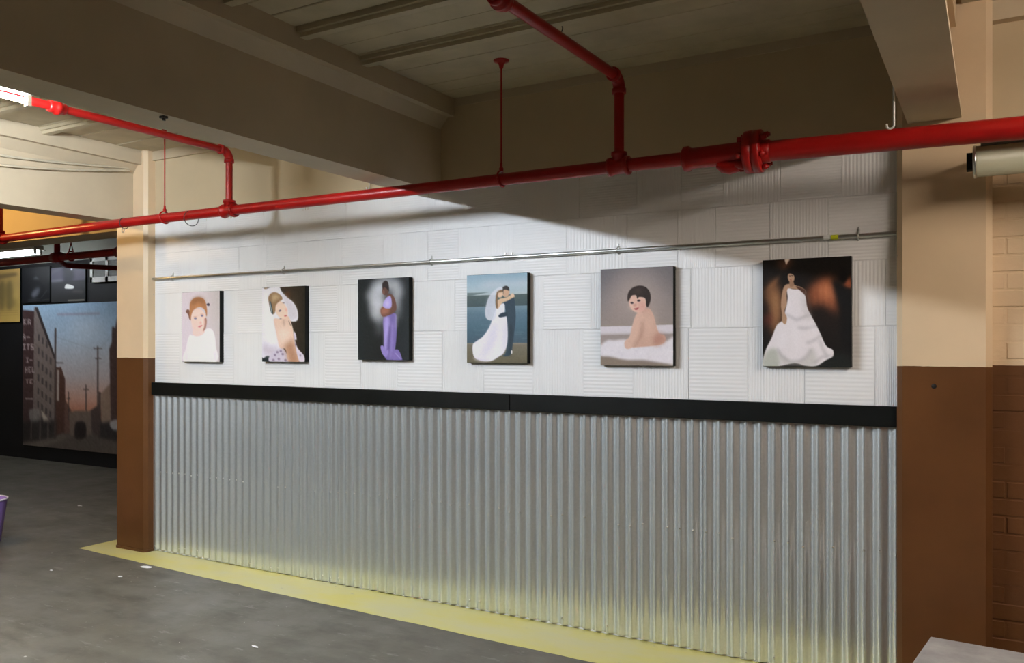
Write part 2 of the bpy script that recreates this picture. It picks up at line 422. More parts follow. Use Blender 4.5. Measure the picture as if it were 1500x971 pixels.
# ------------------------------------------------------------------ painter for the prints
class Pic:
    def __init__(s, w, h, corners, bg):
        K_ = 1.0 if w > 200 else 1.7; w, h = int(w*K_), int(h*K_); s.k = K_
        s.w, s.h = w, h; s.a = np.zeros((h, w, 3)); s.c = corners
        s.U, s.V = np.meshgrid((np.arange(w)+.5)/w, (np.arange(h)+.5)/h)
        s.a[:] = bg
    def uv(s, pts):
        (x0, y0), (x1, y1), (x2, y2), (x3, y3) = s.c     # TL TR BL BR
        out = []
        for x, y in pts:
            u, v = .5, .5
            for _ in range(4):
                xl, xr = x0+(x2-x0)*v, x1+(x3-x1)*v; u = (x-xl)/(xr-xl)
                yt, yb_ = y0+(y1-y0)*u, y2+(y3-y2)*u; v = (y-yt)/(yb_-yt)
            out.append((u, v))
        return np.array(out)
    def blur(s, m, r):
        if r <= 0: return m
        r = r*.75 if r <= 1.2 else r*s.k
        k = int(r*2.5)+1; g = np.exp(-.5*(np.arange(-k, k+1)/r)**2); g /= g.sum()
        p = np.pad(m, k, mode='edge')
        p = np.apply_along_axis(lambda q: np.convolve(q, g, 'valid'), 0, p)
        return np.apply_along_axis(lambda q: np.convolve(q, g, 'valid'), 1, p)
    def put(s, m, col, al=1):
        m = (m*al)[..., None]; s.a = s.a*(1-m)+np.asarray(col, float)*m
    def mask(s, p):
        ss = 3; W, H_ = s.w*ss, s.h*ss
        x0, x1 = max(0, int(p[:, 0].min()*W)-1), min(W, int(p[:, 0].max()*W)+2)
        y0, y1 = max(0, int(p[:, 1].min()*H_)-1), min(H_, int(p[:, 1].max()*H_)+2)
        big = np.zeros((H_, W))
        if x1 > x0 and y1 > y0:
            X, Y = np.meshgrid((np.arange(x0, x1)+.5)/W, (np.arange(y0, y1)+.5)/H_); ins = np.zeros(X.shape, bool)
            n = len(p)
            for i in range(n):
                xa, ya = p[i]; xb, yb_ = p[(i+1) % n]
                if ya == yb_: continue
                c = ((ya > Y) != (yb_ > Y)) & (X < (xb-xa)*(Y-ya)/(yb_-ya)+xa); ins ^= c
            big[y0:y1, x0:x1] = ins
        return big.reshape(s.h, ss, s.w, ss).mean((1, 3))
    def poly(s, pts, col, soft=.5, al=1, smooth=True, raw=False):
        p = np.array(pts, float) if raw else s.uv(pts)
        if smooth and len(p) > 3:
            q = []; n = len(p)
            for i in range(n):
                p0, p1, p2, p3 = p[i-1], p[i], p[(i+1) % n], p[(i+2) % n]
                for k in range(5):
                    t = k/5; q.append(.5*(2*p1+(p2-p0)*t+(2*p0-5*p1+4*p2-p3)*t*t+(3*p1-p0-3*p2+p3)*t**3))
            p = np.array(q)
        s.put(s.blur(s.mask(p), soft), col, al)
    def ell(s, x, y, rx, ry, col, soft=.5, al=1, rot=0):
        t = np.linspace(0, 2*np.pi, 24, endpoint=False); c, n = math.cos(rot), math.sin(rot)
        s.poly([(x+rx*math.cos(k)*c-ry*math.sin(k)*n, y+rx*math.cos(k)*n+ry*math.sin(k)*c) for k in t], col, soft, al, False)
    def line(s, pts, wd, col, soft=.4, al=1):
        for (xa, ya), (xb, yb_) in zip(pts[:-1], pts[1:]):
            L = math.hypot(xb-xa, yb_-ya) or 1; nx, ny = -(yb_-ya)/L*wd/2, (xb-xa)/L*wd/2
            s.poly([(xa+nx, ya+ny), (xb+nx, yb_+ny), (xb-nx, yb_-ny), (xa-nx, ya-ny)], col, soft, al, False)
    def grad(s, stops, vertical=True, al=1):
        t = s.V if vertical else s.U; p = [q[0] for q in stops]
        g = np.stack([np.interp(t, p, [q[1][k] for q in stops]) for k in range(3)], -1); s.a = s.a*(1-al)+g*al
    def grain(s, amt, seed=1, r=1.2, sx=1):
        rg = np.random.RandomState(seed); n = s.blur(rg.randn(s.h, s.w), r); n /= n.std(); s.a = s.a+(n*amt)[..., None]
    def to_mesh(s, name, X0, X1, Z0, Z1, Y, gain=1.1):
        w_, h_ = s.w, s.h
        xs = np.linspace(X0, X1, w_+1); zs = np.linspace(Z1, Z0, h_+1)
        gx, gz = np.meshgrid(xs, zs); vs = np.stack([gx, np.full(gx.shape, Y), gz], -1).reshape(-1, 3)
        i = (np.arange(h_)[:, None]*(w_+1)+np.arange(w_)[None]).reshape(-1)
        fs = np.stack([i, i+w_+1, i+w_+2, i+1], -1)
        me = bpy.data.meshes.new(name); me.vertices.add(len(vs)); me.vertices.foreach_set('co', vs.ravel())
        me.loops.add(len(fs)*4); me.loops.foreach_set('vertex_index', fs.ravel())
        me.polygons.add(len(fs)); me.polygons.foreach_set('loop_start', np.arange(len(fs))*4); me.polygons.foreach_set('loop_total', np.full(len(fs), 4))
        me.update()
        P = np.pad(s.a, ((0, 1), (0, 1), (0, 0)), mode='edge'); P2 = np.pad(s.a, ((1, 0), (1, 0), (0, 0)), mode='edge')
        P = (P+P2)/2
        c = np.clip(lin(np.clip(P, 0, 255))*gain, 0, .88)
        at = me.color_attributes.new('print', 'FLOAT_COLOR', 'POINT')
        at.data.foreach_set('color', np.concatenate([c, np.ones(c.shape[:2]+(1,))], -1).astype(np.float32).ravel())
        return me

# --- portrait of a small girl in white
def pic_girl():
    p = Pic(76, 96, [(125, 140), (508, 118), (135, 866), (517, 868)], (216, 206, 216))
    p.grad([(0, (218, 208, 220)), (.55, (214, 204, 212)), (.8, (196, 188, 188)), (1, (182, 176, 172))], False)
    p.grad([(0, (205, 196, 200)), (.4, (214, 204, 210)), (1, (226, 214, 226))], True, .4)
    p.poly([(165, 340), (185, 315), (205, 330), (212, 380), (222, 425), (205, 420), (190, 370)], (120, 85, 75), 1)
    p.poly([(380, 258), (402, 248), (412, 268), (398, 278), (384, 272)], (70, 60, 75), .6)
    p.poly([(240, 590), (290, 545), (350, 535), (400, 515), (440, 530), (465, 590), (478, 700), (480, 868), (160, 868), (172, 730), (190, 640), (212, 580)], (238, 232, 240), 1)
    p.poly([(238, 570), (262, 520), (345, 520), (362, 560), (320, 592), (270, 598)], (236, 208, 202), 1)
    p.ell(298, 425, 78, 118, (238, 208, 198), 1, 1, -.08)
    p.ell(270, 500, 40, 40, (240, 205, 198), 2, .7)
    p.poly([(205, 330), (210, 250), (245, 200), (300, 186), (350, 205), (376, 260), (386, 340), (380, 390), (366, 330), (340, 300), (300, 290), (250, 320), (226, 370), (218, 420), (206, 390)], (176, 122, 84), 1)
    p.poly([(215, 260), (245, 205), (300, 188), (345, 205), (362, 250), (300, 238), (250, 255)], (128, 88, 62), 3, .8)
    p.poly([(240, 300), (290, 262), (345, 290), (300, 285)], (200, 146, 104), 3, .7)
    p.poly([(352, 440), (372, 400), (384, 440), (372, 520), (345, 545), (356, 500)], (150, 96, 80), 1.2, .8)
    p.poly([(320, 440), (362, 420), (366, 470), (345, 520), (330, 500)], (244, 216, 206), 1.5, .8)
    for x, y in ((266, 410), (335, 382)):
        p.ell(x, y, 15, 10, (122, 118, 150), .5, .95); p.ell(x, y-16, 20, 5, (190, 150, 130), .6, .6)
    p.ell(322, 455, 12, 14, (222, 170, 165), 1, .7); p.poly([(295, 498), (322, 484), (342, 480), (330, 496), (308, 506)], (205, 125, 130), .6)
    p.line([(300, 560), (330, 555)], 5, (214, 204, 214), 1, .5); p.line([(185, 700), (176, 860)], 8, (215, 208, 220), 2, .7)
    p.line([(470, 760), (478, 860)], 8, (200, 200, 212), 2, .8)
    p.grain(1.5, 1); return p
# --- bride in a long veil
def pic_veil():
    p = Pic(80, 100, [(90, 118), (543, 95), (105, 866), (548, 866)], (30, 28, 24))
    p.grad([(0, (40, 42, 42)), (.6, (52, 42, 32)), (1, (34, 30, 22))], False)
    p.ell(365, 185, 25, 30, (120, 70, 40), 3, .7); p.ell(420, 300, 60, 120, (75, 60, 45), 6, .5)
    p.poly([(90, 125), (150, 112), (140, 130), (100, 165), (88, 170)], (150, 125, 90), 1, 1, False)
    p.poly([(110, 790), (190, 800), (190, 870), (100, 870)], (16, 28, 30), 1)
    p.poly([(80, 170), (130, 130), (210, 105), (275, 108), (300, 150), (350, 205), (420, 260), (462, 330), (474, 420), (450, 455), (390, 450), (360, 400), (300, 420), (240, 480), (280, 640), (300, 740), (260, 800), (160, 810), (95, 780)], (228, 226, 236), 1)
    p.poly([(300, 170), (370, 230), (440, 300), (468, 400), (420, 445), (380, 430), (360, 330)], (206, 200, 208), 2, .8)
    p.poly([(110, 230), (160, 160), (180, 250), (200, 380), (230, 520), (260, 660), (200, 720), (130, 600)], (238, 236, 246), 4, .9)
    p.poly([(110, 690), (200, 720), (280, 730), (240, 800), (130, 800)], (198, 186, 200), 4, .8)
    p.poly([(190, 800), (260, 745), (320, 730), (370, 800), (395, 870), (190, 870)], (206, 198, 214), 1)
    for i, (x, y) in enumerate([(240, 800), (280, 840), (320, 790), (350, 850), (300, 760), (225, 850), (265, 770)]): p.ell(x, y, 13, 11, (110, 90, 120), 1, .7)
    p.poly([(225, 430), (300, 430), (370, 400), (420, 520), (432, 600), (452, 720), (490, 868), (385, 868), (350, 740), (290, 725), (255, 600), (232, 500)], (226, 196, 178), 1)
    p.poly([(330, 700), (420, 640), (450, 740), (490, 868), (390, 868), (355, 760)], (160, 112, 82), 4, .75)
    p.poly([(260, 560), (330, 520), (400, 560), (380, 640), (290, 670)], (240, 216, 202), 5, .8)
    p.poly([(430, 560), (450, 580), (462, 640), (445, 650), (475, 730), (535, 800), (540, 868), (495, 868), (460, 760), (438, 640)], (214, 204, 218), 1)
    p.ell(452, 690, 8, 14, (120, 105, 130), .8, .7); p.ell(500, 800, 8, 12, (120, 105, 130), .8, .6)
    p.ell(298, 340, 62, 98, (236, 206, 188), 1, 1, -.45)
    p.poly([(170, 290), (160, 210), (200, 165), (250, 165), (300, 200), (308, 235), (270, 260), (240, 300), (235, 360), (215, 385), (190, 350)], (140, 112, 84), 1)
    p.poly([(200, 190), (250, 180), (285, 215), (240, 240), (210, 260)], (198, 172, 136), 2, .8)
    p.poly([(172, 260), (188, 262), (212, 360), (206, 385), (186, 350)], (40, 55, 60), 1)
    p.line([(176, 255), (200, 370)], 7, (205, 215, 220), .6, .8)
    p.ell(285, 348, 16, 9, (110, 95, 110), .6, .9, -.5); p.ell(322, 268, 12, 7, (120, 100, 100), .6, .7)
    p.ell(352, 338, 12, 18, (235, 180, 168), 1, .8); p.ell(345, 400, 16, 8, (200, 110, 105), .6, .9, -.3)
    p.line([(325, 440), (332, 500)], 10, (150, 110, 90), 1.5, .7); p.line([(378, 450), (400, 500)], 8, (90, 70, 60), 1, .7)
    p.grain(2, 2); return p
# --- expectant mother in lilac satin on black
def pic_lilac():
    p = Pic(88, 110, [(93, 105), (580, 75), (103, 888), (600, 888)], (22, 25, 28))
    p.grad([(0, (26, 32, 34)), (.5, (24, 26, 26)), (1, (34, 40, 44))], False)
    for (x, y, rx, ry, a) in [(300, 190, 80, 80, .95), (250, 260, 75, 60, .8), (290, 340, 85, 90, .95), (270, 430, 55, 70, .75), (320, 470, 60, 70, .6), (430, 150, 80, 60, .8), (480, 220, 55, 70, .75), (460, 320, 50, 90, .6), (490, 410, 25, 90, .45), (310, 590, 40, 60, .3), (370, 120, 90, 30, .7)]:
        p.ell(x, y, rx, ry, (200, 204, 212), 5, a)
    for (x, y, r_) in [(230, 380, 22), (200, 250, 18), (420, 120, 25), (505, 160, 18), (250, 150, 25)]: p.ell(x, y, r_, r_, (120, 125, 135), 3, .5)
    p.poly([(352, 470), (460, 430), (475, 520), (478, 640), (470, 760), (450, 880), (380, 880), (360, 800), (356, 640)], (118, 104, 168), 1)
    p.poly([(358, 480), (400, 470), (408, 560), (390, 680), (380, 820), (362, 780)], (176, 162, 222), 2, .9)
    p.poly([(425, 560), (445, 540), (440, 800), (420, 870)], (152, 138, 200), 2, .8)
    p.line([(412, 560), (405, 800)], 10, (78, 66, 120), 1.5, .8)
    p.poly([(325, 760), (350, 750), (375, 800), (405, 790), (385, 860), (345, 830)], (146, 130, 196), .8)
    p.poly([(455, 800), (500, 790), (535, 870), (530, 888), (445, 888)], (126, 110, 176), .8); p.line([(470, 820), (520, 875)], 8, (176, 165, 216), 1, .7)
    p.poly([(465, 430), (485, 470), (482, 560), (472, 600)], (190, 185, 205), 2, .6)
    p.poly([(375, 265), (405, 240), (440, 262), (466, 330), (470, 395), (440, 430), (400, 450), (350, 466), (325, 440), (320, 395), (345, 365), (400, 370), (420, 330)], (104, 72, 62), .8)
    p.poly([(322, 390), (355, 372), (400, 385), (405, 415), (360, 445), (330, 440)], (164, 108, 86), 2, .9)
    p.poly([(345, 330), (372, 280), (410, 262), (425, 320), (420, 375), (380, 385), (345, 368)], (172, 160, 222), .8)
    p.poly([(360, 340), (385, 300), (405, 330), (390, 365)], (206, 198, 242), 2, .8)
    p.ell(362, 208, 32, 46, (96, 68, 60), .8); p.ell(345, 225, 12, 22, (130, 94, 80), 1, .8)
    p.poly([(335, 190), (332, 140), (360, 112), (385, 125), (395, 170), (396, 215), (375, 190), (350, 175)], (44, 38, 38), .8)
    p.grain(1.5, 3); return p
# --- couple embracing at a lake
def pic_couple():
    p = Pic(104, 130, [(85, 92), (643, 57), (97, 890), (653, 890)], (110, 140, 155))
    p.grad([(0, (146, 174, 192)), (.12, (168, 190, 202)), (.2, (176, 192, 200)), (.232, (182, 192, 196)), (.234, (84, 98, 98)), (.36, (72, 88, 92)), (.365, (118, 142, 156)), (.45, (92, 118, 134)), (.6, (78, 106, 122)), (.775, (70, 92, 106)), (.778, (138, 134, 124)), (.80, (118, 112, 98)), (1, (96, 92, 76))])
    p.poly([(200, 180), (330, 145), (480, 150), (640, 130), (640, 165), (420, 185), (260, 195)], (206, 206, 212), 4, .7)
    p.poly([(90, 250), (170, 248), (300, 240), (90, 285)], (92, 108, 108), 1, .8, False)
    for i in range(16):
        rr = random.Random(i); x = 100+rr.random()*520; y = 380+rr.random()*300; p.line([(x, y), (x+60+rr.random()*60, y+rr.uniform(-3, 3))], 5, (120, 146, 158), 1.2, .35)
    p.poly([(95, 770), (400, 830), (650, 800), (650, 890), (95, 890)], (112, 104, 82), 4, .5)
    p.poly([(440, 330), (480, 290), (525, 290), (540, 380), (545, 480), (535, 600), (520, 720), (510, 800), (480, 828), (425, 828), (460, 790), (470, 600), (462, 460)], (56, 72, 84), .7)
    p.poly([(470, 560), (520, 560), (508, 790), (480, 800)], (44, 58, 68), 2, .8)
    p.poly([(335, 480), (372, 380), (440, 345), (444, 460), (462, 462), (474, 600), (470, 720), (440, 800), (400, 832), (320, 876), (215, 870), (160, 830), (150, 730), (190, 690), (245, 650), (300, 570)], (234, 230, 242), .8)
    p.poly([(330, 560), (380, 540), (360, 700), (280, 820), (220, 840), (270, 720)], (216, 212, 228), 4, .7)
    p.poly([(440, 520), (465, 560), (460, 720), (430, 790)], (214, 210, 226), 3, .6)
    p.poly([(160, 840), (220, 860), (330, 874), (250, 885), (170, 865)], (205, 198, 205), 1.5, .6)
    p.poly([(388, 455), (420, 430), (462, 425), (470, 455), (420, 470), (395, 470)], (48, 62, 74), .6)
    p.poly([(370, 330), (400, 300), (450, 290), (500, 262), (520, 250), (534, 278), (515, 290), (470, 318), (420, 340), (385, 390), (368, 380)], (216, 184, 152), .7)
    p.ell(512, 268, 16, 18, (226, 196, 170), .6)
    p.ell(454, 240, 32, 46, (206, 168, 140), .7, 1, .2)
    p.poly([(418, 230), (425, 195), (455, 180), (480, 195), (482, 225), (455, 215), (432, 222), (430, 260)], (58, 56, 56), .6)
    p.ell(398, 252, 30, 38, (224, 192, 164), .7)
    p.poly([(365, 260), (372, 225), (400, 212), (425, 220), (415, 240), (385, 245), (378, 290), (380, 385), (362, 370)], (134, 104, 76), .7)
    p.poly([(350, 220), (405, 190), (425, 212), (390, 225), (366, 250), (358, 330), (368, 420), (350, 490), (310, 500), (275, 480), (262, 420), (280, 330), (300, 280)], (216, 218, 228), 1, .88)
    p.poly([(290, 320), (330, 280), (320, 400), (300, 470), (275, 440)], (190, 196, 210), 3, .6)
    p.ell(513, 790, 6, 18, (235, 235, 235), .6)
    p.grain(1.5, 4); return p
# --- baby on a fur rug, looking back
def pic_baby():
    p = Pic(112, 140, [(75, 117), (660, 73), (93, 893), (683, 887)], (140, 128, 124))
    p.grad([(0, (116, 112, 116)), (.3, (146, 136, 134)), (.6, (150, 138, 132)), (1, (140, 128, 124))])
    p.ell(380, 330, 210, 230, (172, 156, 150), 16, .8)
    p.poly([(60, 60), (170, 60), (110, 300), (60, 500)], (104, 102, 108), 14, .6); p.poly([(560, 60), (700, 60), (700, 400), (640, 300)], (112, 106, 106), 14, .6)
    p.poly([(60, 580), (340, 568), (690, 548), (690, 625), (340, 640), (60, 652)], (214, 206, 212), .8, 1, False)
    p.poly([(60, 645), (690, 622), (690, 760), (60, 760)], (158, 146, 142), 2, 1, False)
    p.poly([(85, 740), (150, 690), (200, 690), (300, 680), (600, 690), (690, 650), (690, 875), (620, 872), (450, 845), (300, 850), (180, 825), (90, 820)], (226, 220, 226), 1.5)
    for i in range(40):
        rr = random.Random(100+i); x = 100+rr.random()*570; y = 705+rr.random()*130; p.line([(x, y), (x+rr.uniform(-25, 25), y+14)], 9, rr.choice([(240, 236, 240), (198, 192, 204)]), 1.4, .5)
    p.poly([(90, 825), (300, 850), (690, 878), (690, 893), (85, 893)], (136, 122, 108), 1.5, .9)
    p.poly([(420, 440), (480, 420), (520, 480), (545, 570), (570, 625), (610, 640), (618, 680), (590, 712), (520, 728), (420, 738), (350, 740), (380, 690), (370, 600), (360, 540), (385, 470)], (206, 168, 150), 1)
    p.poly([(440, 470), (490, 450), (520, 540), (510, 620), (470, 660), (440, 580)], (222, 188, 170), 7, .8)
    p.poly([(520, 660), (560, 620), (610, 640), (615, 685), (585, 712), (530, 725)], (178, 128, 112), 3, .7)
    p.poly([(380, 470), (420, 455), (440, 500), (430, 600), (395, 690), (345, 748), (300, 752), (290, 700), (330, 650), (350, 560)], (218, 182, 164), 1)
    p.poly([(425, 520), (440, 560), (430, 640), (390, 710), (350, 735), (395, 670), (415, 600)], (170, 126, 108), 2.5, .7)
    p.ell(390, 375, 72, 84, (222, 184, 168), 1, 1, -.15)
    p.ell(425, 405, 32, 34, (214, 148, 140), 4, .7); p.ell(345, 400, 22, 30, (232, 200, 186), 3, .7)
    p.poly([(308, 370), (306, 310), (335, 262), (390, 238), (445, 245), (482, 285), (492, 345), (475, 405), (458, 400), (448, 340), (400, 330), (385, 345), (372, 315), (340, 320), (325, 345)], (52, 42, 40), .8)
    p.poly([(340, 300), (390, 260), (430, 270), (400, 300)], (84, 68, 62), 3, .6)
    p.ell(342, 380, 13, 8, (60, 50, 56), .6, .95); p.ell(397, 360, 14, 8, (60, 50, 56), .6, .95, -.2)
    p.ell(366, 398, 14, 12, (206, 152, 138), 1.2, .8); p.poly([(362, 425), (382, 420), (398, 414), (388, 432), (370, 436)], (170, 80, 84), .6)
    p.grain(1.5, 5); return p
# --- bride in a ruffled gown, dark room
def pic_gown():
    p = Pic(132, 164, [(85, 92), (762, 53), (100, 905), (775, 905)], (22, 16, 14))
    p.grad([(0, (18, 15, 13)), (.55, (26, 17, 13)), (1, (16, 14, 13))])
    p.poly([(100, 330), (160, 240), (200, 260), (230, 340), (240, 520), (200, 640), (165, 660), (150, 460), (110, 400)], (120, 82, 54), 5, .9)
    p.poly([(165, 330), (200, 330), (225, 420), (215, 560), (180, 600)], (178, 132, 92), 6, .8)
    for i in range(5): p.line([(110+14*i, 330-10*i), (190+8*i, 250-12*i)], 9, (150, 104, 70), 2.5, .5)
    p.poly([(100, 520), (150, 500), (165, 560), (120, 600)], (110, 50, 40), 5, .7)
    p.poly([(200, 95), (330, 85), (300, 130), (240, 160)], (92, 58, 40), 5, .8)
    p.poly([(258, 82), (300, 80), (272, 124)], (236, 226, 216), 1, 1, False)
    p.line([(300, 84), (250, 150)], 8, (160, 100, 70), 2, .6)
    p.poly([(430, 340), (500, 250), (600, 210), (640, 250), (665, 400), (685, 490), (620, 470), (540, 420), (470, 450)], (128, 72, 46), 6, .95)
    p.poly([(520, 280), (600, 230), (630, 270), (650, 400), (590, 390), (540, 360)], (196, 122, 84), 7, .8)
    for i in range(9):
        x = 470+22*i; p.line([(x, 300-6*i), (x+8, 420+5*i)], 6, (214, 142, 100) if i % 2 else (96, 50, 32), 2, .35)
    p.poly([(690, 262), (760, 205), (770, 330), (720, 300)], (170, 92, 60), 3, .95, False)
    p.poly([(630, 240), (690, 265), (740, 300), (770, 330), (775, 800), (700, 700), (690, 480), (660, 360)], (12, 11, 11), 3, .95)
    p.poly([(690, 140), (730, 150), (745, 200), (720, 260), (690, 260)], (12, 11, 11), 2)
    p.poly([(630, 820), (740, 800), (775, 905), (520, 905)], (30, 34, 32), 5, .8)
    p.poly([(280, 300), (330, 310), (420, 315), (428, 370), (440, 440), (466, 500), (500, 560), (545, 650), (590, 745), (640, 775), (642, 825), (590, 855), (520, 900), (440, 900), (350, 880), (230, 905), (105, 905), (118, 790), (165, 690), (205, 590), (250, 550), (272, 470), (288, 380)], (226, 220, 224), 1)
    p.poly([(120, 800), (200, 770), (235, 860), (225, 905), (105, 905)], (176, 180, 170), 3, .9)
    p.poly([(225, 800), (330, 870), (430, 840), (480, 760), (520, 840), (500, 900), (350, 895), (260, 890)], (190, 188, 184), 3, .7)
    for a in ([(275, 500), (360, 548), (470, 500)], [(370, 606), (420, 612), (470, 604), (520, 590)], [(440, 724), (480, 712), (520, 690), (548, 660)], [(215, 770), (250, 830), (320, 872), (400, 862), (450, 820), (480, 770)], [(500, 880), (560, 830), (640, 820)], [(540, 700), (560, 760), (600, 830)]):
        p.line(a, 15, (158, 154, 158), 2.0, .6)
    for a in ([(300, 400), (300, 520)], [(350, 600), (370, 780)], [(260, 640), (240, 760)], [(460, 560), (500, 640)]): p.line(a, 18, (240, 236, 242), 4, .6)
    p.poly([(400, 340), (428, 370), (450, 470), (470, 530), (430, 540), (410, 440)], (186, 180, 180), 4, .6)
    p.poly([(262, 285), (300, 270), (370, 285), (420, 312), (420, 335), (380, 312), (330, 308), (290, 305), (280, 340), (282, 420), (265, 480), (285, 530), (275, 580), (248, 560), (245, 500), (236, 430), (244, 340)], (172, 138, 112), .8)
    p.poly([(350, 290), (420, 312), (430, 345), (455, 430), (462, 490), (440, 440), (425, 360)], (70, 44, 34), 1, .9)
    p.ell(314, 215, 28, 42, (176, 142, 116), .8); p.poly([(300, 250), (330, 250), (335, 285), (305, 290)], (150, 116, 92), 1)
    p.poly([(286, 195), (300, 172), (335, 170), (385, 190), (395, 240), (375, 285), (340, 270), (338, 215), (322, 195), (300, 190)], (20, 15, 14), .8)
    p.ell(303, 208, 7, 4, (60, 44, 40), .5, .8); p.ell(320, 206, 7, 4, (60, 44, 40), .5, .8); p.ell(310, 238, 8, 4, (140, 70, 62), .5, .8)
    p.grain(1.5, 6); return p
XC = [(-5.204, -4.802), (-4.381, -3.979), (-3.526, -3.120), (-2.697, -2.288), (-1.839, -1.430), (-.978, -.573)]
ZT = [(1.447, 1.959), (1.455, 1.965), (1.474, 1.988), (1.464, 1.979), (1.458, 1.974), (1.463, 1.980)]
LB = ['canvas print of a red-haired small girl in a white shirt', 'canvas print of a bride with bare shoulder under a long white veil',
      'black canvas print of an expectant woman in lilac satin before pale smoke', 'canvas print of a bride and dark-suited groom embracing beside a lake',
      'canvas print of a dark-haired baby sitting on white fur', 'dark canvas print of a bride standing in a ruffled white gown']
for f, (x0, x1), (z0, z1), lb in zip((pic_girl, pic_veil, pic_lilac, pic_couple, pic_baby, pic_gown), XC, ZT, LB):
    yf = D-.043
    o = MB().bevbox(x0, x1, yf, D-.004, z0, z1, .002).build('canvas_print', 'black'); tag(o, lb, 'canvas print', 'canvas prints along the white wall')
    me = f().to_mesh('picture', x0+.0015, x1-.0015, z0+.0015, z1-.0015, yf-.0008); me.materials.append(M['print']); link('picture', me, o)

# ------------------------------------------------------------------ murals on the far wall
FONT = {'I': ['111', '010', '010', '010', '111'], 'T': ['111', '010', '010', '010', '010'], 'S': ['111', '100', '111', '001', '111'], 'H': ['101', '101', '111', '101', '101'],
        'E': ['111', '100', '110', '100', '111'], 'L': ['100', '100', '100', '100', '111'], 'A': ['010', '101', '111', '101', '101'], 'K': ['101', '110', '100', '110', '101'], '-': ['000', '000', '111', '000', '000'], 'R': ['110', '101', '110', '101', '101']}
def letters(p, txt, x, y, cw, ch, col):
    for k, c in enumerate(txt):
        for j, row in enumerate(FONT[c]):
            for i_, bit in enumerate(row):
                if bit == '1':
                    xx, yy = x+k*cw*4/3+i_*cw/3, y+j*ch/5; p.poly([(xx, yy), (xx+cw/3, yy), (xx+cw/3, yy+ch/5), (xx, yy+ch/5)], col, .35, .9, False)
def pic_street():
    p = Pic(236, 164, [(105, 252), (655, 224), (112, 835), (655, 881)], (120, 130, 140))
    p.grad([(0, (118, 140, 160)), (.25, (134, 146, 158)), (.5, (146, 140, 142)), (.66, (156, 122, 108)), (.76, (150, 96, 74)), (.80, (70, 60, 54)), (1, (64, 58, 54))])
    p.ell(390, 340, 80, 40, (158, 160, 164), 9, .5)
    p.line([(260, 288), (440, 282)], 9, (116, 96, 110), 1, .55)
    p.poly([(100, 830), (290, 790), (360, 770), (430, 795), (660, 850), (660, 890), (100, 890)], (70, 63, 58), 2, 1, False)
    p.poly([(100, 835), (290, 792), (320, 800), (200, 845), (100, 860)], (96, 88, 80), 2, .7, False)
    p.poly([(420, 800), (560, 850), (655, 860), (655, 885), (600, 880)], (92, 84, 78), 2, .6, False)
    # left row
    p.poly([(95, 270), (160, 275), (160, 800), (95, 830)], (56, 40, 40), .6, 1, False)
    p.poly([(158, 262), (172, 262), (250, 460), (262, 790), (158, 800)], (96, 86, 82), .6, 1, False)
    p.poly([(160, 258), (174, 258), (256, 470), (250, 478)], (44, 38, 38), .6, 1, False)
    for r_ in range(7):
        for c in range(4):
            xx = 176+18*c; yy = 370+r_*56+c*14
            if xx < 160+(yy-262)*.43: p.poly([(xx, yy), (xx+8, yy+3), (xx+8, yy+30), (xx, yy+28)], (58, 52, 52), .6, .9, False)
    p.poly([(255, 510), (280, 508), (298, 560), (300, 780), (255, 795)], (66, 44, 38), .6, 1, False)
    p.poly([(262, 520), (272, 520), (272, 650), (262, 650)], (132, 124, 118), .6, 1, False)
    p.poly([(296, 640), (325, 690), (330, 780), (296, 790)], (84, 62, 54), 1, 1, False)
    p.poly([(195, 690), (240, 745), (205, 740)], (150, 138, 126), .8, 1, False); p.poly([(140, 690), (185, 690), (180, 740), (150, 745)], (110, 106, 102), 1.2, .8)
    p.poly([(110, 740), (262, 730), (262, 800), (110, 825)], (30, 27, 27), 2, .8, False)
    for x in (150, 190, 225): p.line([(x, 740), (x, 810)], 6, (92, 84, 78), .8, .7)
    for t, x, y, cw, ch in (('KR', 108, 308, 15, 24), ('A-', 104, 372, 15, 24), ('ITS', 106, 412, 14, 26), ('I-', 122, 470, 13, 22), ('HEL', 118, 508, 12, 26), ('TE', 122, 560, 14, 20), ('-', 122, 630, 34, 26)): letters(p, t, x, y, cw, ch, (150, 138, 136))
    p.line([(126, 300), (126, 310)], 6, (40, 34, 34), .6)
    # poles
    for x, y0, y1, wd in ((254, 345, 810, 8), (432, 420, 790, 6), (385, 580, 760, 5), (312, 610, 730, 4), (441, 610, 800, 10)): p.line([(x, y0), (x+2, y1)], wd, (60, 50, 48), .5, .9)
    for x, y, l_ in ((432, 428, 36), (434, 470, 26), (385, 600, 24), (312, 640, 18), (270, 490, 40)): p.line([(x-l_/2, y), (x+l_/2, y)], 4, (66, 56, 54), .5, .9)
    for a in ([(254, 380), (432, 440)], [(432, 440), (520, 330)]): p.line(a, 2, (100, 98, 104), .5, .4)
    # right row
    p.poly([(445, 620), (485, 570), (490, 730), (450, 770)], (112, 96, 84), .8, 1, False)
    p.poly([(478, 430), (488, 400), (488, 340), (494, 335), (500, 345), (520, 240), (660, 215), (660, 800), (486, 760)], (58, 44, 42), .8, 1, False)
    for r_ in range(8):
        for c in range(6): p.poly([(535+22*c, 290+r_*56), (545+22*c, 290+r_*56), (545+22*c, 320+r_*56), (535+22*c, 320+r_*56)], (88, 74, 70), .6, .8, False)
    p.poly([(440, 740), (660, 700), (660, 850), (440, 800)], (36, 33, 34), 1.5, .9, False)
    p.poly([(482, 735), (515, 725), (522, 765), (490, 765)], (148, 144, 142), 1, .8)
    p.poly([(402, 690), (440, 660), (445, 790), (402, 780)], (60, 50, 48), 1, 1, False)
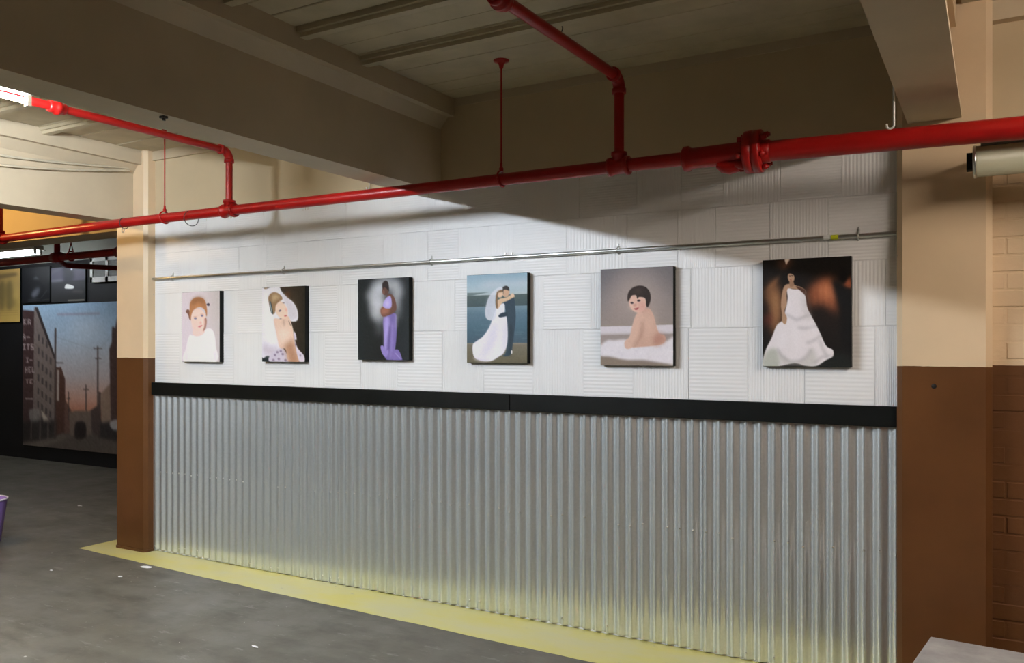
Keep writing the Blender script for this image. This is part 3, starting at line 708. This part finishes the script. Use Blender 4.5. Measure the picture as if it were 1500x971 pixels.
    # far street block and tram
    p.poly([(315, 700), (340, 690), (405, 690), (410, 790), (320, 795)], (92, 80, 72), 1.2, 1, False)
    p.poly([(342, 745), (362, 735), (384, 745), (384, 800), (342, 805)], (34, 29, 29), 1, 1)
    p.grain(3, 7, .8); return p
def mural(name, pic, x0, x1, z0, z1, label, mat='poster', yth=.02, edge='black', gain=1.0):
    yf = YF-yth
    o = MB().bevbox(x0, x1, yf, YF+.003, z0, z1, .003).build(name, edge); tag(o, label, 'poster')
    me = pic.to_mesh('picture', x0+.004, x1-.004, z0+.004, z1-.004, yf-.001, gain); me.materials.append(M[mat]); link('picture', me, o)
PG = 1.7
mural('street_mural', pic_street(), -11.75, -8.90, .185, 2.135, 'large tinted mural of an old town street under an evening sky', gain=PG)
def pic_old():
    p = Pic(60, 84, [(-130, 190), (250, 190), (-130, 830), (262, 830)], (140, 116, 62))
    p.grad([(0, (150, 122, 70)), (.3, (128, 106, 62)), (.7, (134, 112, 60)), (1, (160, 132, 72))])
    for i in range(4):
        x = -90+i*70; p.poly([(x, 430), (x+25, 330), (x+55, 340), (x+70, 480), (x+55, 660), (x+20, 660)], (78, 66, 40), 2.2, .8)
    p.poly([(-120, 280), (30, 250), (200, 235), (215, 275), (60, 300), (-110, 320)], (72, 58, 40), 1.6, .7)
    for y in (690, 715, 745): p.line([(-120, y), (240, y)], 5, (108, 86, 48), .8, .6)
    p.ell(180, 600, 40, 60, (92, 78, 46), 3, .7); return p
mural('old_poster', pic_old(), -12.85, -11.81, 1.90, 2.655, 'tan vintage poster with crowded figures on the black wall', gain=PG)
def pic_train():
    p = Pic(70, 60, [(270, 190), (615, 170), (270, 600), (615, 585)], (14, 15, 18))
    p.poly([(400, 320), (445, 285), (490, 320)], (66, 68, 72), 1.5, .9); p.poly([(380, 500), (440, 430), (495, 425), (470, 500), (420, 540)], (84, 86, 94), 3, .8)
    for y in (560, 580): p.line([(340, y), (500, y-12)], 7, (52, 54, 58), 1, .8)
    p.line([(510, 540), (580, 450)], 7, (56, 56, 60), 1, .8); p.line([(520, 565), (610, 552)], 9, (60, 58, 54), 1, .8); p.line([(300, 240), (600, 220)], 12, (28, 32, 38), 3, .8); return p
mural('night_street_photo', pic_train(), -11.76, -11.11, 2.16, 2.655, 'dark black and white photo of rails and a gable', gain=PG)
def pic_road():
    p = Pic(70, 60, [(620, 190), (995, 185), (620, 575), (995, 560)], (36, 36, 42))
    p.grad([(0, (68, 66, 80)), (.38, (62, 60, 74)), (.42, (40, 40, 44)), (1, (34, 34, 34))])
    p.poly([(760, 190), (850, 190), (870, 330), (770, 350)], (34, 34, 42), 3, .9); p.ell(846, 215, 11, 15, (190, 190, 205), 1.2, .9)
    p.poly([(770, 415), (790, 375), (840, 385), (875, 405), (860, 425), (800, 425)], (190, 190, 186), 1, .95)
    p.poly([(625, 330), (740, 320), (740, 345), (625, 350)], (110, 110, 116), 2, .6); p.line([(630, 240), (720, 205)], 14, (96, 94, 106), 2, .6)
    p.line([(860, 455), (970, 460)], 16, (84, 80, 74), 2, .8); p.line([(805, 553), (985, 548)], 16, (120, 118, 104), 1, .8); return p
mural('road_photo', pic_road(), -11.08, -10.32, 2.15, 2.625, 'grey black and white photo of a wet road with a car', gain=PG)
# white two-light window high on the far wall
wn = struct(MB().box(-10.16, -9.50, YF-.03, YF+.005, 2.40, 2.71).build('window_1', 'pane'), 'small white two-pane louvred window in the black wall')
fr = MB().box(-10.18, -9.48, YF-.05, YF, 2.66, 2.72).box(-10.18, -9.48, YF-.05, YF, 2.39, 2.455).box(-10.18, -10.13, YF-.05, YF, 2.39, 2.72).box(-9.53, -9.48, YF-.05, YF, 2.39, 2.72).box(-9.86, -9.81, YF-.05, YF, 2.39, 2.72)
fr.build('window_frame', 'plainwhite', wn)
for k in range(9):
    for xa in (-10.13, -9.81):
        MB().box(xa, xa+.275, YF-.04, YF-.028, 2.465+k*.0215, 2.477+k*.0215).build('slat', 'pane', wn)

# ------------------------------------------------------------------ red sprinkler pipework
YP = 3.735
def PZ(x): return float(np.interp(x, [-7, -5.3, -1.2, -.9, 1.5], [2.411, 2.427, 2.423, 2.415, 2.36]))
pipe = thing('sprinkler_pipe', 'red fire sprinkler main with branches running in front of the display wall', 'pipe', (-2.9, YP, 2.42))
MB().tube([(x_, YP, PZ(x_)) for x_ in np.linspace(-8.7, -1.22, 24)], .0315, 20).build('main_pipe', 'red', pipe)
MB().tube([(x_, YP, PZ(x_)) for x_ in np.linspace(-.95, 2.5, 12)], .0445, 24).build('main_pipe', 'red', pipe)
def tee(x, r, hw, zu):
    z = PZ(x); m = MB()
    m.prof((x-hw, YP, z), (1, 0, 0), [(0, r*.95), (0, r*1.42), (.016, r*1.42), (.022, r*1.2), (2*hw-.022, r*1.2), (2*hw-.016, r*1.42), (2*hw, r*1.42), (2*hw, r*.95)], 22)
    m.prof((x, YP, z), (0, 0, 1), [(0, r*1.05), (zu-.018, r*1.05), (zu-.016, r*1.25), (zu, r*1.25), (zu, r*.8)], 20)
    m.build('tee', 'red', pipe)
def branch(x, zt, rb, y_end, z_end, riser_r=None):
    z = PZ(x); tee(x, .0315, .052, .066)
    MB().tube([(x, YP, z+.05), (x, YP, zt-.055)], rb, 18).build('riser', 'red', pipe)
    m = MB(); arc = []
    for k in range(9):
        a = math.pi/2*k/8; arc.append((x, YP-.055*(1-math.cos(a)), zt-.055+.055*math.sin(a)))
    m.tube(arc, rb*1.22, 18); m.prof((x, YP, zt-.075), (0, 0, 1), [(0, rb*.9), (0, rb*1.42), (.024, rb*1.42), (.028, rb*1.2)], 18)
    m.prof((x, YP-.052, zt), (0, -1, 0), [(0, rb*1.2), (.004, rb*1.42), (.026, rb*1.42), (.026, rb*.9)], 18)
    m.build('elbow', 'red', pipe)
    MB().tube([(x, YP-.06, zt), (x, y_end, z_end)], rb, 18).build('branch_pipe', 'red', pipe)
    return rb
branch(-1.556, 2.845, .024, -1.5, 2.76); branch(-4.232, 2.806, .022, -1.5, 2.80)
def union(x, y, z, r):
    MB().prof((x, y-.045, z), (0, 1, 0), [(0, r*.9), (0, r*1.35), (.014, r*1.45), (.03, r*1.3), (.036, r*1.75), (.058, r*1.75), (.062, r*1.3), (.08, r*1.4), (.09, r*1.3), (.09, r*.9)], 12).build('union', 'red', pipe)
union(-4.232, 2.60, 2.804, .022); union(-1.556, 2.62, 2.822, .024)
# riser at the far left
tee(-6.84, .0315, .052, .066); MB().tube([(-6.84, YP, PZ(-6.84)+.05), (-6.84, YP, ZC+.010)], .024, 16).build('riser', 'red', pipe)
# reducing coupling, check-valve body and bolted flange
z = PZ(-1.1)
MB().prof((-1.235, YP, z), (1, 0, 0), [(0, .030), (0, .052), (.006, .058), (.026, .058), (.034, .049), (.05, .047), (.30, .050), (.32, .050)], 26).build('valve_body', 'red', pipe)
b = MB(); b.tube([(-1.075, YP-.012, z-.045), (-1.05, YP-.012, z-.058), (-1.02, YP-.012, z-.064), (-.985, YP-.012, z-.058), (-.96, YP-.012, z-.045)], [.016, .026, .030, .028, .018], 14); b.build('valve_bulge', 'red', pipe)
b = MB(); b.tube([(-.99, YP-.03, z-.055), (-.955, YP-.03, z-.062), (-.93, YP-.03, z-.055)], [.016, .021, .016], 12); b.build('drain_boss', 'red', pipe)
fl = MB().prof((-.952, YP, z-.002), (1, 0, 0), [(0, .05), (0, .090), (.004, .094), (.034, .094), (.036, .090), (.040, .090), (.042, .094), (.070, .094), (.074, .090), (.074, .05)], 30).build('flange', 'red', pipe)
for k in range(6):
    a = 2*math.pi*(k+.35)/6; yy, zz = YP+.074*math.cos(a), z-.002+.074*math.sin(a)
    MB().prof((-.975, yy, zz), (1, 0, 0), [(0, .013), (.02, .013), (.02, .009), (.10, .009), (.10, .013), (.118, .013), (.118, .008), (.126, .008)], 6).build('bolt', 'red', fl)
MB().prof((-.878, YP, PZ(-.88)), (1, 0, 0), [(0, .052), (.03, .050), (.034, .046)], 24).build('flange_hub', 'red', pipe)

def hanger(x, label, r=.0045, fl=True):
    z = PZ(x); h = thing('pipe_hanger', label, 'hanger', (x, YP, ZC), 'hangers of the red pipe')
    MB().ring((x, YP, z+.004), (1, 0, .12), .040, .0055, 28, 8).build('ring', 'red', h)
    MB().prof((x, YP, z+.040), (0, 0, 1), [(0, .012), (.02, .012), (.024, .008), (.045, .007)], 8).build('swivel_nut', 'red', h)
    MB().tube([(x, YP, z+.05), (x, YP, ZC+.014)], r, 8).build('rod', 'red', h)
    MB().prof((x, YP, ZC+.016), (0, 0, -1), [(0, .040), (.006, .042), (.010, .040), (.014, .022), (.028, .013), (.045, .010)], 18).build('ceiling_flange', 'red', h)
hanger(-2.212, 'red rod pipe hanger with round ceiling flange between the two deep beams')
hanger(-4.855, 'thin red rod pipe hanger beside the far column')
o = MB().ring((-4.59, YP, PZ(-4.59)-.022), (1, -.2, .1), 0.050, .0026, 28, 6).build('wire_ring', 'darkmetal'); tag(o, 'thin wire ring looped around the red pipe near the far column', 'ring')
o = MB().ring((-5.284, YP, PZ(-5.284)-.005), (1, 0, .06), .037, .003, 28, 6).build('wire_clip', 'darkmetal')
tag(o, 'dark wire clip with small eyelet round the red pipe before the far column', 'clip'); MB().ring((-5.28, YP-.012, PZ(-5.284)-.056), (0, 1, 0), .014, .0028, 18, 6).build('eyelet', 'steel', o)
def jhook(x, y, zt, zb, r, rad, label, mat='plainwhite'):
    p_ = [(x, y, zt), (x, y, (zt+zb)/2), (x, y, zb+rad)]+[(x-rad+rad*math.cos(a), y, zb+rad-rad*math.sin(a)) for a in np.linspace(.2, math.pi, 9)]+[(x-2*rad, y, zb+rad*1.5)]
    o = MB().tube(p_, r, 8).build('wire_hook', mat); tag(o, label, 'hook')
jhook(-.338, 3.58, 2.64, 2.412, .0042, .013, 'white J-shaped wire hook hanging from the beam by the near column')
jhook(-3.452, D-.02, 2.95, 2.56, .004, .012, 'pale wire hook on the beige girder left of the mid beam')
o = MB().ring((-1.75, 3.474, ZC+.002), (0, 1, .1), .022, .003, 20, 6).build('ceiling_eye', 'darkmetal'); tag(o, 'small dark eye ring in the ceiling boards behind a red branch pipe', 'hook')

# second pipe run in the far bay
fp = thing('far_pipe', 'dark red sprinkler pipe under the ceiling in front of the black wall', 'pipe', (-8, 4.86, 2.43))
MB().tube([(-12.0, 4.9, 2.42), (-5.62, 4.86, 2.43)], .036, 16).build('main_pipe', 'red', fp)
for xx in (-7.92, -6.93):
    MB().tube([(xx, 4.87, 2.43), (xx, 4.87, ZC+.010)], .028, 12).prof((xx-.06, 4.87, 2.427), (1, 0, 0), [(0, .034), (0, .05), (.12, .05), (.12, .034)], 14).build('riser', 'red', fp)
MB().tube([(-7.72, 4.86, 2.46), (-7.68, 4.86, 2.55), (-7.64, 4.86, 2.46)], .006, 6).tube([(-7.68, 4.86, 2.55), (-7.68, 4.86, ZC+.010)], .005, 6).ring((-7.68, 4.86, 2.427), (1, 0, 0), .044, .006).build('hanger', 'red', fp)
MB().tube([(-8.0, 4.87, 2.43), (-8.55, 5.35, 2.42), (-8.42, 5.95, 2.43), (-8.36, YF-.01, 2.43)], .028, 14).build('branch_pipe', 'red', fp)

# ------------------------------------------------------------------ lamps
def fixture(x, y0, y1, z, mat, label, group, twin=True, alongx=False, name='fluorescent_fixture'):
    h = thing(name, label, 'lamp', (x, (y0+y1)/2, z), group)
    def T(p): return (p[1], p[0], p[2]) if alongx else p
    def bx(a0, a1, b0, b1, c0, c1): return (b0, b1, a0, a1, c0, c1) if alongx else (a0, a1, b0, b1, c0, c1)
    MB().box(*bx(x-(.06 if twin else .03), x+(.06 if twin else .03), y0, y1, z+.035, z+.085)).build('housing', 'plainwhite', h)
    hw = .09 if twin else .025
    MB().box(*bx(x-hw, x+hw, y0, y1, z+.031, z+.037)).build('reflector', 'plainwhite', h)
    for s_ in ((-.036, .036) if twin else (0,)):
        MB().tube([T((x+s_, y0+.02, z)), T((x+s_, y1-.02, z))], .017 if twin else .0127, 12).build('tube', mat, h)
        for yy in (y0+.01, y1-.03):
            MB().box(*bx(x+s_-.014, x+s_+.014, yy, yy+.02, z-.022, z+.04)).build('lamp_holder', 'plainwhite', h)
    n = max(2, int((y1-y0)/1.1)+1)
    for k in range(n):
        yy = y0+.2+(y1-y0-.4)*k/(n-1); MB().tube([T((x, yy, z+.08)), T((x, yy, ZC+.010))], .006, 8).build('stem', 'plainwhite', h)
    return h
fixture(-3.99, -.10, 2.33, 2.727, 'tube_left', 'lit single-tube fluorescent fixture in the bay beside the far column', 'fluorescent lamps', twin=False)
fixture(1.45, .8, 3.2, 2.80, 'tube_right', 'lit twin-tube fluorescent fixture past the near beam', 'fluorescent lamps', name='fluorescent_fixture_offscreen')
fixture(5.95, -12.5, -10.05, 2.70, 'tube_far', 'lit fluorescent fixture high up by the black wall', 'fluorescent lamps', alongx=True)
lp = thing('bulkhead_lamp_offscreen', 'amber bulb lamp under the ceiling past the far column', 'lamp', (-7.5, 3.0, ZC))
MB().prof((-7.5, 3.0, ZC+.02), (0, 0, -1), [(0, .06), (.03, .06), (.05, .03), (.12, .03)], 16).build('socket', 'plainwhite', lp)
MB().prof((-7.5, 3.0, ZC-.09), (0, 0, -1), [(0, .02), (.03, .045), (.06, .05), (.09, .035), (.105, .01)], 16).build('bulb', 'bulb', lp)

# ------------------------------------------------------------------ cables slung along the far beam
for k, (off, sag, r_) in enumerate(((.012, .05, .008), (.02, .10, .009), (.03, .15, .008))):
    pts = []
    for t in np.linspace(0, 1, 26):
        pts.append((-5.70+off, 1.4+t*2.65, 2.93-.02*k-sag*math.sin(math.pi*t)*(1 if k else .6)))
    o = MB().tube(pts, r_, 8).build('cable', 'cable'); tag(o, ['uppermost, nearly straight painted cable along the side of the far beam', 'middle painted cable sagging along the side of the far beam', 'lowest and most sagging painted cable along the far beam'][k], 'cable', 'cables slung along the far beam')

# ------------------------------------------------------------------ casing under the pipe at the brick wall
cs = thing('roller_casing', 'beige cylindrical casing with black end knob below the thick red pipe', 'casing', (.5, 3.86, 2.30))
zc = 2.304
MB().prof((-.068, 3.86, zc), (1, 0, 0), [(0, .052), (.004, .060), (.010, .0635), (.012, .062), (1.55, .062), (1.55, .05)], 30).build('cylinder', 'casing', cs)
MB().prof((-.073, 3.86, zc), (1, 0, 0), [(0, .050), (0, .058), (.004, .066), (.013, .066), (.013, .05)], 30).build('end_ring', 'steel', cs)
MB().box(-.095, -.07, 3.838, 3.882, zc-.034, zc+.034).build('end_knob', 'black', cs)
MB().box(-.045, 1.45, 3.825, 3.90, zc+.055, zc+.092).build('top_channel', 'greenplate', cs)
for xx in (.02, 1.2): MB().box(xx, xx+.035, 3.85, D-.006, zc+.062, zc+.082).build('wall_arm', 'greenplate', cs)

# ------------------------------------------------------------------ floor items
b = MB()
prof2 = [(-.229, 3.867), (.62, 3.80), (.57, 3.43), (-.272, 3.50)]
m = MB(); n = 4; cx = sum(p_[0] for p_ in prof2)/4; cy = sum(p_[1] for p_ in prof2)/4
def scl(k, z_): return [(cx+(p_[0]-cx)*k, cy+(p_[1]-cy)*k, z_) for p_ in prof2]
lv = [scl(.97, 0), scl(1.0, .34), scl(1.0, .352), scl(.985, .36)]
m.add([v for L_ in lv for v in L_], [(j*4+i, j*4+(i+1) % 4, (j+1)*4+(i+1) % 4, (j+1)*4+i) for j in range(3) for i in range(4)]+[(3, 2, 1, 0), (12, 13, 14, 15)])
o = m.build('concrete_block', 'concrete'); tag(o, 'flat-topped grey concrete block standing before the brick wall', 'block')
bk = thing('plastic_bucket', 'purple plastic bucket with pale rim on the concrete floor', 'bucket', (-6.955, 3.66, 0))
m = MB(); m.prof((-6.955, 3.66, 0), (0, 0, 1), [(0, .125), (.01, .13), (.33, .175), (.345, .178), (.345, .170), (.02, .122)], 32); m.build('pail', 'purple', bk)
MB().ring((-6.955, 3.66, .345), (0, 0, 1), .178, .007, 36, 8).build('rim', 'purplerim', bk)
m = MB(); m.tube([(-6.955+.185*math.cos(a), 3.66-.03+.10*math.sin(a)*-1, .30-.16*abs(math.sin(a))) for a in np.linspace(0, math.pi, 16)], .003, 6); m.build('handle', 'steel', bk)
for i, (x, y, s_) in enumerate(((-5.19, 3.835, .035), (-5.12, 3.59, .012), (-5.68, 3.45, .01), (-3.322, 3.10, .014), (-7.74, 4.99, .02))):
    m = MB(); q = [(x+s_*(1+.4*R.random())*math.cos(a)*1.3, y+s_*.6*math.sin(a)*(1+.3*R.random()), R.uniform(.002, .008)) for a in np.linspace(0, 2*math.pi, 7, endpoint=False)]
    q2 = [(a, b_, c-.0015) for a, b_, c in q]; c0 = (x, y, .006)
    m.add(q+[c0], [(k, (k+1) % 7, 7) for k in range(7)]); m.add(q2+[(x, y, 0)], [((k+1) % 7, k, 7) for k in range(7)]); m.add(q+q2, [(k, 7+k, 7+(k+1) % 7, (k+1) % 7) for k in range(7)])
    o = m.build('paper_scrap', 'paper'); tag(o, ['white torn paper scrap lying against the yellow floor band', 'tiny pale scrap a hand-span out from the torn paper scrap', 'tiny pale crumb on bare floor out from the far column foot', 'small pale scrap alone on open concrete facing the metal sheeting', 'pale scrap on the floor toward the black far wall'][i], 'litter', 'litter on the floor')
